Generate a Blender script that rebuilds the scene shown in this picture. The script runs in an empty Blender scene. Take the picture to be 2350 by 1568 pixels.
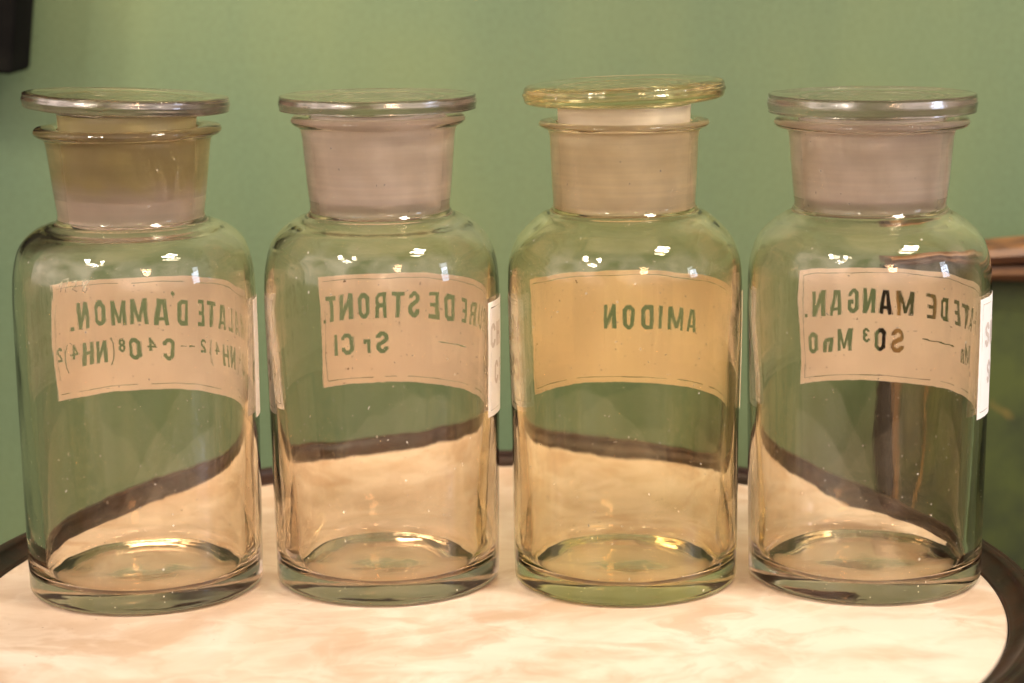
import bpy, bmesh, math, random
from mathutils import Vector, Matrix, noise
from mathutils.geometry import delaunay_2d_cdt

random.seed(7)
scn = bpy.context.scene
COL = scn.collection
R = math.radians

# ------------------------------------------------------------------ camera
PITCH, ROLL, CAM_H = 10.60, -0.718, 0.337
cam_d = bpy.data.cameras.new('camera')
cam = bpy.data.objects.new('camera', cam_d)
COL.objects.link(cam)
cam_d.sensor_width = 36.0
cam_d.lens = 5000.0 / 2350.0 * 36.0
cam_d.clip_start = 0.02
cam_d.clip_end = 60
cam.matrix_world = (Matrix.Translation((0, 0, CAM_H)) @ Matrix.Rotation(R(90 - PITCH), 4, 'X')
                    @ Matrix.Rotation(R(ROLL), 4, 'Z'))
cam_d.dof.use_dof = True
cam_d.dof.focus_distance = 1.125
cam_d.dof.aperture_fstop = 7.0
cam_d.dof.aperture_blades = 9
scn.camera = cam

# ------------------------------------------------------------------ world: the dim warm room
world = bpy.data.worlds.new('World')
scn.world = world
world.use_nodes = True
wn = world.node_tree
wn.nodes.clear()
w_out = wn.nodes.new('ShaderNodeOutputWorld')
w_bg = wn.nodes.new('ShaderNodeBackground')
w_tc = wn.nodes.new('ShaderNodeTexCoord')
w_sep = wn.nodes.new('ShaderNodeSeparateXYZ')
w_ramp = wn.nodes.new('ShaderNodeValToRGB')
w_map = wn.nodes.new('ShaderNodeMapRange')
wn.links.new(w_tc.outputs['Generated'], w_sep.inputs[0])
wn.links.new(w_sep.outputs['Z'], w_map.inputs['Value'])
w_map.inputs['From Min'].default_value = -1
w_map.inputs['From Max'].default_value = 1
wn.links.new(w_map.outputs[0], w_ramp.inputs[0])
cr = w_ramp.color_ramp
cr.elements[0].position = 0.0
cr.elements[0].color = (0.010, 0.006, 0.004, 1)
cr.elements[1].position = 1.0
cr.elements[1].color = (0.18, 0.14, 0.10, 1)
for pos, c in ((0.44, (0.03, 0.020, 0.014)), (0.50, (0.16, 0.125, 0.10)), (0.535, (0.56, 0.465, 0.42)), (0.70, (0.48, 0.395, 0.355)), (0.86, (0.24, 0.19, 0.15))):
    e = cr.elements.new(pos)
    e.color = (*c, 1)
# uneven room: bright and dark patches added for contrast in the glass
w_nz = wn.nodes.new('ShaderNodeTexNoise')
w_nz.inputs['Scale'].default_value = 2.3
w_nz.inputs['Detail'].default_value = 2.0
wn.links.new(w_tc.outputs['Generated'], w_nz.inputs['Vector'])
w_mr = wn.nodes.new('ShaderNodeMapRange')
w_mr.inputs['From Min'].default_value = 0.40
w_mr.inputs['From Max'].default_value = 0.62
w_mr.inputs['To Min'].default_value = 0.22
w_mr.inputs['To Max'].default_value = 2.0
wn.links.new(w_nz.outputs[0], w_mr.inputs['Value'])
w_mul = wn.nodes.new('ShaderNodeVectorMath')
w_mul.operation = 'SCALE'
wn.links.new(w_ramp.outputs[0], w_mul.inputs[0])
w_front = wn.nodes.new('ShaderNodeMapRange')      # glow weighted behind and left of the camera to brighten the labels
w_front.inputs['From Min'].default_value = -1
w_front.inputs['From Max'].default_value = 1
w_front.inputs['To Min'].default_value = 1.85
w_front.inputs['To Max'].default_value = 0.20
w_dot = wn.nodes.new('ShaderNodeVectorMath')
w_dot.operation = 'DOT_PRODUCT'
w_dot.inputs[1].default_value = (0.40, 0.92, 0.0)
wn.links.new(w_tc.outputs['Generated'], w_dot.inputs[0])
wn.links.new(w_dot.outputs['Value'], w_front.inputs['Value'])
w_m2 = wn.nodes.new('ShaderNodeMath')
w_m2.operation = 'MULTIPLY'
wn.links.new(w_mr.outputs[0], w_m2.inputs[0])
wn.links.new(w_front.outputs[0], w_m2.inputs[1])
wn.links.new(w_m2.outputs[0], w_mul.inputs['Scale'])
wn.links.new(w_mul.outputs[0], w_bg.inputs['Color'])
w_bg.inputs['Strength'].default_value = 1.58
wn.links.new(w_bg.outputs[0], w_out.inputs[0])

# ------------------------------------------------------------------ lamps
def area(name, loc, target, sx, sy, power, color, spread=180):
    d = bpy.data.lights.new(name, 'AREA')
    d.shape = 'RECTANGLE'
    d.size, d.size_y = sx, sy
    d.energy = power
    d.color = color
    d.spread = R(spread)
    o = bpy.data.objects.new(name, d)
    COL.objects.link(o)
    o.location = loc
    o.rotation_euler = (Vector(target) - Vector(loc)).to_track_quat('-Z', 'Y').to_euler()
    return o

def bulb(loc, radius, power, color):
    d = bpy.data.lights.new('ceiling_bulb', 'POINT')
    d.energy = power * 2.7
    d.color = color
    d.shadow_soft_size = radius * 1.45
    o = bpy.data.objects.new('ceiling_bulb', d)
    COL.objects.link(o)
    o.location = loc
    return o


JX = 0.06
def lamp_from(dirv, dist):
    return Vector((JX, 1.08, 0.165)) + Vector(dirv).normalized() * dist
WARM, WHITE, AMBER, COOL = (1.0, 0.80, 0.56), (1.0, 0.90, 0.76), (1.0, 0.62, 0.36), (0.62, 0.74, 1.0)
for (x, y, z, r, p) in ((-1.46, -0.22, 1.72, 0.075, 14), (-1.44, -0.30, 1.55, 0.055, 8), (-1.02, -0.62, 1.76, 0.060, 8), (-1.00, -0.66, 1.62, 0.045, 5),
                        (-1.30, -0.60, 1.46, 0.030, 1.5), (-1.22, -0.64, 1.40, 0.030, 1.5), (-1.38, -0.58, 1.36, 0.028, 1.3), (-1.27, -0.66, 1.30, 0.026, 1.2), (-1.14, -0.70, 1.34, 0.026, 1.2)):
    bulb((x, y, z), r, p * 1.3, WHITE)
for i in range(3):
    bulb((1.10 + 0.17 * i, 0.34, 2.16), 0.066, 11.0, WHITE)
    bulb((1.12 + 0.17 * i, 0.00, 2.06), 0.085, 17.0, WHITE)
for (x, y, z, r, p) in ((0.60, -1.18, 1.08, 0.036, 1.6), (0.69, -1.18, 1.12, 0.036, 1.8), (0.79, -1.17, 1.07, 0.040, 2.2), (0.88, -1.16, 1.11, 0.034, 1.4),
                        (0.65, -1.18, 0.98, 0.034, 1.4), (0.75, -1.17, 0.95, 0.034, 1.4), (0.85, -1.16, 0.98, 0.034, 1.4)):
    bulb((x, y, z), r, p, AMBER)
# two unseen area lamps added above the view to wash the wall amber
area('wall_wash', (-0.34, 1.40, 0.80), (-0.32, 1.60, 0.30), 0.46, 0.12, 3.1, (1.0, 0.70, 0.44), 92)
area('wall_wash', (0.60, 1.40, 0.80), (0.60, 1.60, 0.30), 0.24, 0.12, 1.8, (1.0, 0.70, 0.34), 92)
# small-paned shop window with daylight, to the right of the camera
for i in range(3):
    for j in range(4):
        area('window_pane', (2.42, 0.02 + 0.125 * i, 0.42 + 0.125 * j), (0.05, 1.12, 0.15), 0.105, 0.105, 0.55, COOL)

# ------------------------------------------------------------------ render settings
vs = scn.view_settings
vs.view_transform = 'Standard'
vs.look = 'None'
vs.exposure = 0.28
vs.gamma = 1.0
vs.use_curve_mapping = False
cy = scn.cycles
cy.use_denoising = True
cy.max_bounces = 28
cy.transmission_bounces = 26
cy.glossy_bounces = 10
cy.diffuse_bounces = 4
cy.transparent_max_bounces = 12
cy.volume_bounces = 0
cy.caustics_reflective = True
cy.caustics_refractive = True
cy.blur_glossy = 0.0
cy.sample_clamp_indirect = 20.0
cy.use_adaptive_sampling = True
cy.adaptive_threshold = 0.02

# ------------------------------------------------------------------ helpers
def tag(o, label=None, cat=None, group=None, kind=None):
    if label: o['label'] = label
    if cat: o['category'] = cat
    if group: o['group'] = group
    if kind: o['kind'] = kind
    return o

def empty(name, loc):
    o = bpy.data.objects.new(name, None)
    COL.objects.link(o)
    o.location = loc
    o.empty_display_size = 0.03
    return o

def link(name, bm, mats, parent=None, smooth=True, loc=None):
    me = bpy.data.meshes.new(name)
    bm.normal_update()
    bm.to_mesh(me)
    bm.free()
    for m in (mats if isinstance(mats, (list, tuple)) else [mats]):
        me.materials.append(m)
    if smooth:
        for p in me.polygons:
            p.use_smooth = True
    o = bpy.data.objects.new(name, me)
    COL.objects.link(o)
    if parent: o.parent = parent
    if loc: o.location = loc
    return o

def catmull(pts, n=6):
    """smooth curve through 2-D points (ends kept)"""
    out = []
    P = [pts[0]] + list(pts) + [pts[-1]]
    for i in range(1, len(P) - 2):
        p0, p1, p2, p3 = (Vector(q[:2]) for q in P[i - 1:i + 3])
        # centripetal parametrisation
        def tj(ti, a, b): return ti + max((b - a).length, 1e-6) ** 0.5
        t0 = 0.0; t1 = tj(t0, p0, p1) if p0 != p1 else 1e-3; t2 = tj(t1, p1, p2); t3 = tj(t2, p2, p3) if p3 != p2 else t2 + 1e-3
        for k in range(n):
            t = t1 + (t2 - t1) * k / n
            A1 = (t1 - t) / (t1 - t0) * p0 + (t - t0) / (t1 - t0) * p1
            A2 = (t2 - t) / (t2 - t1) * p1 + (t - t1) / (t2 - t1) * p2
            A3 = (t3 - t) / (t3 - t2) * p2 + (t - t2) / (t3 - t2) * p3
            B1 = (t2 - t) / (t2 - t0) * A1 + (t - t0) / (t2 - t0) * A2
            B2 = (t3 - t) / (t3 - t1) * A2 + (t - t1) / (t3 - t1) * A3
            C = (t2 - t) / (t2 - t1) * B1 + (t - t1) / (t2 - t1) * B2
            out.append((C.x, C.y))
    out.append(tuple(pts[-1][:2]))
    return out

def lathe(bm, prof, segs=128, mat_fn=None, wob=None):
    """prof: list of (r, z) (r==0 -> pole); closed between poles"""
    rings = []
    for i, (r, z) in enumerate(prof):
        if r < 1e-7:
            rings.append([bm.verts.new((0, 0, z))])
        else:
            ring = []
            for k in range(segs):
                a = 2 * math.pi * k / segs
                rr, zz = r, z
                if wob: rr, zz = wob(i, r, z, a)
                ring.append(bm.verts.new((rr * math.cos(a), rr * math.sin(a), zz)))
            rings.append(ring)
    for i in range(len(rings) - 1):
        a, b = rings[i], rings[i + 1]
        for k in range(segs):
            k2 = (k + 1) % segs
            if len(a) == 1 and len(b) == 1: continue
            if len(a) == 1: f = bm.faces.new((a[0], b[k2], b[k]))
            elif len(b) == 1: f = bm.faces.new((a[k], a[k2], b[0]))
            else: f = bm.faces.new((a[k], a[k2], b[k2], b[k]))
            if mat_fn: f.material_index = mat_fn(i)
    bmesh.ops.recalc_face_normals(bm, faces=bm.faces)

def box(bm, x0, x1, y0, y1, z0, z1, bevel=0.0, segs=3):
    m = Matrix.Translation(((x0 + x1) / 2, (y0 + y1) / 2, (z0 + z1) / 2)) @ Matrix.Diagonal((x1 - x0, y1 - y0, z1 - z0, 1))
    r = bmesh.ops.create_cube(bm, size=1, matrix=m)
    if bevel > 0:
        es = list({e for v in r['verts'] for e in v.link_edges})
        bmesh.ops.bevel(bm, geom=es, offset=bevel, segments=segs, affect='EDGES', profile=0.5)

# ------------------------------------------------------------------ materials
def mat(name):
    m = bpy.data.materials.new(name)
    m.use_nodes = True
    nt = m.node_tree
    nt.nodes.clear()
    out = nt.nodes.new('ShaderNodeOutputMaterial')
    return m, nt, out

def N(nt, typ, **kw):
    n = nt.nodes.new(typ)
    for k, v in kw.items():
        if k.startswith('_'): setattr(n, k[1:], v)
        else:
            key = k.replace('__', ' ')
            n.inputs[key].default_value = v
    return n

def ramp(nt, stops, fac=None):
    n = nt.nodes.new('ShaderNodeValToRGB')
    c = n.color_ramp
    c.elements[0].position, c.elements[0].color = stops[0][0], (*stops[0][1], 1)
    c.elements[1].position, c.elements[1].color = stops[-1][0], (*stops[-1][1], 1)
    for p, col in stops[1:-1]:
        e = c.elements.new(p); e.color = (*col, 1)
    if fac: nt.links.new(fac, n.inputs[0])
    return n

def mixc(nt, fac, a, b, blend='MIX'):
    n = nt.nodes.new('ShaderNodeMix'); n.data_type = 'RGBA'; n.blend_type = blend
    for sock, v in ((n.inputs[0], fac), (n.inputs[6], a), (n.inputs[7], b)):
        if hasattr(v, 'links'): nt.links.new(v, sock)
        else: sock.default_value = v if isinstance(v, (int, float)) else (*v, 1)
    return n.outputs[2]

def glass_mat(name, tint, absorb, density):
    m, nt, out = mat(name)
    g = N(nt, 'ShaderNodeBsdfGlass', Color=(*tint, 1), Roughness=0.0, IOR=1.48)
    # hand-made glass: very faint striae and draw marks
    tc = nt.nodes.new('ShaderNodeTexCoord')
    mp = nt.nodes.new('ShaderNodeMapping'); mp.inputs['Scale'].default_value = (40, 40, 9)
    nt.links.new(tc.outputs['Object'], mp.inputs[0])
    nz = N(nt, 'ShaderNodeTexNoise', Scale=1.0, Detail=6.0, Roughness=0.62)
    nt.links.new(mp.outputs[0], nz.inputs['Vector'])
    bp = N(nt, 'ShaderNodeBump', Strength=0.13, Distance=0.0006)
    nt.links.new(nz.outputs[0], bp.inputs['Height'])
    nt.links.new(bp.outputs[0], g.inputs['Normal'])
    # dust specks and faint wiped haze
    d1 = N(nt, 'ShaderNodeTexNoise', Scale=520.0, Detail=0.0)
    nt.links.new(tc.outputs['Object'], d1.inputs['Vector'])
    r1 = ramp(nt, [(0.84, (0, 0, 0)), (0.88, (0.5, 0.5, 0.5))], d1.outputs[0])
    mp3 = nt.nodes.new('ShaderNodeMapping'); mp3.inputs['Scale'].default_value = (70, 70, 8); mp3.inputs['Rotation'].default_value = (0.25, 0.1, 0)
    nt.links.new(tc.outputs['Object'], mp3.inputs[0])
    d2 = N(nt, 'ShaderNodeTexNoise', Scale=1.0, Detail=5.0, Roughness=0.7)
    nt.links.new(mp3.outputs[0], d2.inputs['Vector'])
    r2 = ramp(nt, [(0.50, (0, 0, 0)), (0.75, (0.014, 0.014, 0.014))], d2.outputs[0])
    fa = mixc(nt, 1.0, r1.outputs[0], r2.outputs[0], 'ADD')
    df = N(nt, 'ShaderNodeBsdfDiffuse', Color=(0.75, 0.68, 0.60, 1))
    mx = N(nt, 'ShaderNodeMixShader')
    nt.links.new(fa, mx.inputs[0]); nt.links.new(g.outputs[0], mx.inputs[1]); nt.links.new(df.outputs[0], mx.inputs[2])
    nt.links.new(mx.outputs[0], out.inputs['Surface'])
    if density > 0:
        v = N(nt, 'ShaderNodeVolumeAbsorption', Color=(*absorb, 1), Density=density)
        nt.links.new(v.outputs[0], out.inputs['Volume'])
    return m

def ground_mat(name, tint, white, absorb, density, fac=0.45, rough=0.55, white2=None, z0=0.0, z1=1.0):
    """ground (frosted) glass surface: rough refraction with some diffuse scatter"""
    m, nt, out = mat(name)
    g = N(nt, 'ShaderNodeBsdfGlass', Color=(*tint, 1), Roughness=rough, IOR=1.5)
    tr = N(nt, 'ShaderNodeBsdfTranslucent', Color=(*white, 1))
    df = N(nt, 'ShaderNodeBsdfDiffuse', Color=(*white, 1))
    t0 = nt.nodes.new('ShaderNodeTexCoord')
    # turned grinding marks and cloudy patches
    mg = nt.nodes.new('ShaderNodeMapping'); mg.inputs['Scale'].default_value = (12, 12, 420)
    nt.links.new(t0.outputs['Object'], mg.inputs[0])
    ng = N(nt, 'ShaderNodeTexNoise', Scale=1.0, Detail=4.0, Roughness=0.6)
    nt.links.new(mg.outputs[0], ng.inputs['Vector'])
    rg = ramp(nt, [(0.3, (0.86, 0.86, 0.86)), (0.7, (1, 1, 1))], ng.outputs[0])
    nc = N(nt, 'ShaderNodeTexNoise', Scale=48.0, Detail=3.0)
    nt.links.new(t0.outputs['Object'], nc.inputs['Vector'])
    rc = ramp(nt, [(0.36, (0.84, 0.82, 0.78)), (0.62, (1, 1, 1))], nc.outputs[0])
    vv = mixc(nt, 1.0, rg.outputs[0], rc.outputs[0], 'MULTIPLY')
    if white2:
        sz = nt.nodes.new('ShaderNodeSeparateXYZ'); nt.links.new(t0.outputs['Object'], sz.inputs[0])
        wob_ = N(nt, 'ShaderNodeMath'); wob_.operation = 'MULTIPLY_ADD'; wob_.inputs[1].default_value = 0.022; nt.links.new(nc.outputs[0], wob_.inputs[0]); nt.links.new(sz.outputs['Z'], wob_.inputs[2])
        mz = N(nt, 'ShaderNodeMapRange'); mz.interpolation_type = 'SMOOTHSTEP'
        mz.inputs['From Min'].default_value = z0 + 0.011; mz.inputs['From Max'].default_value = z1 + 0.011
        nt.links.new(wob_.outputs[0], mz.inputs['Value'])
        base = mixc(nt, mz.outputs[0], white2, white)
    else:
        base = mixc(nt, 0.0, white, white)
    wc = mixc(nt, 1.0, base, vv, 'MULTIPLY')
    nt.links.new(wc, tr.inputs['Color']); nt.links.new(wc, df.inputs['Color'])
    m1 = N(nt, 'ShaderNodeMixShader'); m1.inputs[0].default_value = 0.78
    nt.links.new(tr.outputs[0], m1.inputs[1]); nt.links.new(df.outputs[0], m1.inputs[2])
    m2 = N(nt, 'ShaderNodeMixShader')
    tc = nt.nodes.new('ShaderNodeTexCoord')
    nz = N(nt, 'ShaderNodeTexNoise', Scale=55.0, Detail=4.0)
    nt.links.new(tc.outputs['Object'], nz.inputs['Vector'])
    mr = N(nt, 'ShaderNodeMapRange'); mr.inputs['From Min'].default_value = 0.3; mr.inputs['From Max'].default_value = 0.7
    mr.inputs['To Min'].default_value = max(fac - 0.10, 0); mr.inputs['To Max'].default_value = min(fac + 0.12, 1)
    nt.links.new(nz.outputs[0], mr.inputs['Value'])
    nt.links.new(mr.outputs[0], m2.inputs[0])
    nt.links.new(g.outputs[0], m2.inputs[1]); nt.links.new(m1.outputs[0], m2.inputs[2])
    nt.links.new(m2.outputs[0], out.inputs['Surface'])
    if density > 0:
        v = N(nt, 'ShaderNodeVolumeAbsorption', Color=(*absorb, 1), Density=density)
        nt.links.new(v.outputs[0], out.inputs['Volume'])
    return m

def edge_mat(name, tint, absorb, density):
    """satin, lathe-turned edge of the stopper disc"""
    m, nt, out = mat(name)
    g = N(nt, 'ShaderNodeBsdfGlass', Color=(*tint, 1), Roughness=0.09, IOR=1.5)
    tc = nt.nodes.new('ShaderNodeTexCoord')
    mp = nt.nodes.new('ShaderNodeMapping'); mp.inputs['Scale'].default_value = (45, 45, 3500)
    nt.links.new(tc.outputs['Object'], mp.inputs[0])
    nz = N(nt, 'ShaderNodeTexNoise', Scale=1.0, Detail=3.0)
    nt.links.new(mp.outputs[0], nz.inputs['Vector'])
    bp = N(nt, 'ShaderNodeBump', Strength=0.22, Distance=0.0003)
    nt.links.new(nz.outputs[0], bp.inputs['Height'])
    nt.links.new(bp.outputs[0], g.inputs['Normal'])
    mr = N(nt, 'ShaderNodeMapRange'); mr.inputs['From Min'].default_value = 0.35; mr.inputs['From Max'].default_value = 0.65
    mr.inputs['To Min'].default_value = 0.02; mr.inputs['To Max'].default_value = 0.18
    nt.links.new(nz.outputs[0], mr.inputs['Value']); nt.links.new(mr.outputs[0], g.inputs['Roughness'])
    gl = N(nt, 'ShaderNodeBsdfGlossy', Color=(0.85, 0.83, 0.83, 1), Roughness=0.13)  # silvery gloss mixed in to stand for the disc's inner reflections
    nt.links.new(bp.outputs[0], gl.inputs['Normal'])
    n8 = N(nt, 'ShaderNodeTexNoise', Scale=34.0, Detail=4.0)
    nt.links.new(tc.outputs['Object'], n8.inputs['Vector'])
    r8 = ramp(nt, [(0.42, (0, 0, 0)), (0.64, (0.34, 0.34, 0.34))], n8.outputs[0])
    ms = N(nt, 'ShaderNodeMixShader')
    nt.links.new(r8.outputs[0], ms.inputs[0]); nt.links.new(g.outputs[0], ms.inputs[1]); nt.links.new(gl.outputs[0], ms.inputs[2])
    nt.links.new(ms.outputs[0], out.inputs['Surface'])
    v = N(nt, 'ShaderNodeVolumeAbsorption', Color=(*absorb, 1), Density=density)
    nt.links.new(v.outputs[0], out.inputs['Volume'])
    return m

def label_mat(name, col):
    m, nt, out = mat(name)
    tc = nt.nodes.new('ShaderNodeTexCoord')
    nz = N(nt, 'ShaderNodeTexNoise', Scale=28.0, Detail=6.0, Roughness=0.6)
    nt.links.new(tc.outputs['Object'], nz.inputs['Vector'])
    c = ramp(nt, [(0.30, tuple(v * 0.90 for v in col)), (0.7, col)], nz.outputs[0])
    # specks of dirt
    sp = N(nt, 'ShaderNodeTexNoise', Scale=420.0, Detail=1.0)
    nt.links.new(tc.outputs['Object'], sp.inputs['Vector'])
    sr = ramp(nt, [(0.765, (0, 0, 0)), (0.80, (1, 1, 1))], sp.outputs[0])
    cc = mixc(nt, sr.outputs[0], c.outputs[0], (0.16, 0.11, 0.06))
    d = N(nt, 'ShaderNodeBsdfDiffuse'); nt.links.new(cc, d.inputs['Color'])
    t = N(nt, 'ShaderNodeBsdfTranslucent'); nt.links.new(cc, t.inputs['Color'])
    mx = N(nt, 'ShaderNodeMixShader'); mx.inputs[0].default_value = 0.05
    nt.links.new(d.outputs[0], mx.inputs[1]); nt.links.new(t.outputs[0], mx.inputs[2])
    nt.links.new(mx.outputs[0], out.inputs['Surface'])
    return m

def wall_mat():
    m, nt, out = mat('green_wall_paint')
    b = N(nt, 'ShaderNodeBsdfPrincipled', Roughness=0.48)
    tc = nt.nodes.new('ShaderNodeTexCoord')
    n1 = N(nt, 'ShaderNodeTexNoise', Scale=3.2, Detail=4.0, Roughness=0.55)
    nt.links.new(tc.outputs['Object'], n1.inputs['Vector'])
    c1 = ramp(nt, [(0.30, (0.090, 0.142, 0.078)), (0.72, (0.116, 0.158, 0.072))], n1.outputs[0])
    mp = nt.nodes.new('ShaderNodeMapping'); mp.inputs['Scale'].default_value = (14, 14, 1.6)
    nt.links.new(tc.outputs['Object'], mp.inputs[0])
    n2 = N(nt, 'ShaderNodeTexNoise', Scale=1.0, Detail=3.0)
    nt.links.new(mp.outputs[0], n2.inputs['Vector'])
    c2 = ramp(nt, [(0.32, (0.86, 0.90, 0.95)), (0.70, (1, 1, 1))], n2.outputs[0])  # upright streaks: soft shadows on the wall put into its colour
    cc = mixc(nt, 1.0, c1.outputs[0], c2.outputs[0], 'MULTIPLY')
    n3 = N(nt, 'ShaderNodeTexNoise', Scale=260.0, Detail=5.0, Roughness=0.7)
    nt.links.new(tc.outputs['Object'], n3.inputs['Vector'])
    c3 = ramp(nt, [(0.3, (0.86, 0.86, 0.84)), (0.7, (1.10, 1.10, 1.12))], n3.outputs[0])
    cc = mixc(nt, 1.0, cc, c3.outputs[0], 'MULTIPLY')
    nt.links.new(cc, b.inputs['Base Color'])
    bp = N(nt, 'ShaderNodeBump', Strength=0.25, Distance=0.0006)
    nt.links.new(n3.outputs[0], bp.inputs['Height'])
    nt.links.new(bp.outputs[0], b.inputs['Normal'])
    nt.links.new(b.outputs[0], out.inputs['Surface'])
    return m

def marble_mat():
    m, nt, out = mat('peach_marble')
    b = N(nt, 'ShaderNodeBsdfPrincipled', Roughness=0.32)
    tc = nt.nodes.new('ShaderNodeTexCoord')
    mp = nt.nodes.new('ShaderNodeMapping'); mp.inputs['Scale'].default_value = (1.0, 1.25, 1.0)
    mp.inputs['Rotation'].default_value = (0, 0, 0.35)
    nt.links.new(tc.outputs['Object'], mp.inputs[0])
    wn_ = N(nt, 'ShaderNodeTexNoise', Scale=7.0, Detail=4.0, Roughness=0.55)
    nt.links.new(mp.outputs[0], wn_.inputs['Vector'])
    sc = nt.nodes.new('ShaderNodeVectorMath'); sc.operation = 'SCALE'; sc.inputs['Scale'].default_value = 0.09
    nt.links.new(wn_.outputs['Color'], sc.inputs[0])
    ad = nt.nodes.new('ShaderNodeVectorMath'); ad.operation = 'ADD'
    nt.links.new(mp.outputs[0], ad.inputs[0]); nt.links.new(sc.outputs[0], ad.inputs[1])
    # cloudy body
    n1 = N(nt, 'ShaderNodeTexNoise', Scale=9.0, Detail=5.0, Roughness=0.55, Distortion=0.8)
    nt.links.new(ad.outputs[0], n1.inputs['Vector'])
    c1 = ramp(nt, [(0.34, (0.47, 0.33, 0.23)), (0.48, (0.57, 0.435, 0.33)), (0.60, (0.67, 0.555, 0.46))], n1.outputs[0])
    # pale outlines round the pebble-like patches
    vo = nt.nodes.new('ShaderNodeTexVoronoi'); vo.feature = 'DISTANCE_TO_EDGE'; vo.inputs['Scale'].default_value = 16.0; vo.feature = 'DISTANCE_TO_EDGE'
    nt.links.new(ad.outputs[0], vo.inputs['Vector'])
    vr = ramp(nt, [(0.0, (0.55, 0.55, 0.55)), (0.08, (0.30, 0.30, 0.30)), (0.20, (0, 0, 0))], vo.outputs['Distance'])
    n4 = N(nt, 'ShaderNodeTexNoise', Scale=6.0, Detail=2.0)
    nt.links.new(tc.outputs['Object'], n4.inputs['Vector'])
    r4 = ramp(nt, [(0.40, (0, 0, 0)), (0.62, (1, 1, 1))], n4.outputs[0])
    f = mixc(nt, 1.0, vr.outputs[0], r4.outputs[0], 'MULTIPLY')
    c2 = mixc(nt, f, c1.outputs[0], (0.72, 0.61, 0.51))
    nv = N(nt, 'ShaderNodeTexNoise', Scale=8.0, Detail=7.0, Roughness=0.55, Distortion=1.3)
    nt.links.new(mp.outputs[0], nv.inputs['Vector'])
    rv = ramp(nt, [(0.465, (0, 0, 0)), (0.496, (0.28, 0.28, 0.28)), (0.504, (0.28, 0.28, 0.28)), (0.55, (0, 0, 0))], nv.outputs[0])
    c2 = mixc(nt, rv.outputs[0], c2, (0.76, 0.66, 0.56))
    nw = N(nt, 'ShaderNodeTexNoise', Scale=20.0, Detail=6.0, Roughness=0.6, Distortion=0.8)
    nt.links.new(ad.outputs[0], nw.inputs['Vector'])
    rw = ramp(nt, [(0.50, (0, 0, 0)), (0.64, (0.6, 0.6, 0.6))], nw.outputs[0])
    c2 = mixc(nt, rw.outputs[0], c2, (0.47, 0.31, 0.20))
    # a few thin grey-brown scratches and pits
    mp2 = nt.nodes.new('ShaderNodeMapping'); mp2.inputs['Scale'].default_value = (30, 110, 30)
    mp2.inputs['Rotation'].default_value = (0, 0, 0.2)
    nt.links.new(tc.outputs['Object'], mp2.inputs[0])
    n5 = N(nt, 'ShaderNodeTexNoise', Scale=1.0, Detail=2.0)
    nt.links.new(mp2.outputs[0], n5.inputs['Vector'])
    r5 = ramp(nt, [(0.72, (0, 0, 0)), (0.80, (0.35, 0.35, 0.35))], n5.outputs[0])
    c3 = mixc(nt, r5.outputs[0], c2, (0.40, 0.29, 0.20))
    n6 = N(nt, 'ShaderNodeTexNoise', Scale=330.0, Detail=0.0)
    nt.links.new(tc.outputs['Object'], n6.inputs['Vector'])
    r6 = ramp(nt, [(0.86, (0, 0, 0)), (0.89, (0.8, 0.8, 0.8))], n6.outputs[0])
    c4 = mixc(nt, r6.outputs[0], c3, (0.25, 0.16, 0.10))
    nt.links.new(c4, b.inputs['Base Color'])
    bp = N(nt, 'ShaderNodeBump', Strength=0.08, Distance=0.0008)
    nt.links.new(n1.outputs[0], bp.inputs['Height'])
    nt.links.new(bp.outputs[0], b.inputs['Normal'])
    nt.links.new(b.outputs[0], out.inputs['Surface'])
    return m

def worn_mat(name, dark, light, rough, metal, scale, spec=0.5, bump=0.2, lo=0.4, hi=0.68, stretch=(1, 1, 1)):
    m, nt, out = mat(name)
    b = N(nt, 'ShaderNodeBsdfPrincipled', Roughness=rough, Metallic=metal)
    tc = nt.nodes.new('ShaderNodeTexCoord')
    mp = nt.nodes.new('ShaderNodeMapping'); mp.inputs['Scale'].default_value = stretch
    nt.links.new(tc.outputs['Object'], mp.inputs[0])
    n = N(nt, 'ShaderNodeTexNoise', Scale=scale, Detail=6.0, Roughness=0.6)
    nt.links.new(mp.outputs[0], n.inputs['Vector'])
    c = ramp(nt, [(lo, dark), (hi, light)], n.outputs[0])
    nt.links.new(c.outputs[0], b.inputs['Base Color'])
    rr = N(nt, 'ShaderNodeMapRange'); rr.inputs['To Min'].default_value = max(rough - 0.12, 0.03); rr.inputs['To Max'].default_value = min(rough + 0.15, 1)
    nt.links.new(n.outputs[0], rr.inputs['Value']); nt.links.new(rr.outputs[0], b.inputs['Roughness'])
    b.inputs['Specular IOR Level'].default_value = spec
    bp = N(nt, 'ShaderNodeBump', Strength=bump, Distance=0.001)
    nt.links.new(n.outputs[0], bp.inputs['Height']); nt.links.new(bp.outputs[0], b.inputs['Normal'])
    nt.links.new(b.outputs[0], out.inputs['Surface'])
    return m

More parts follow.
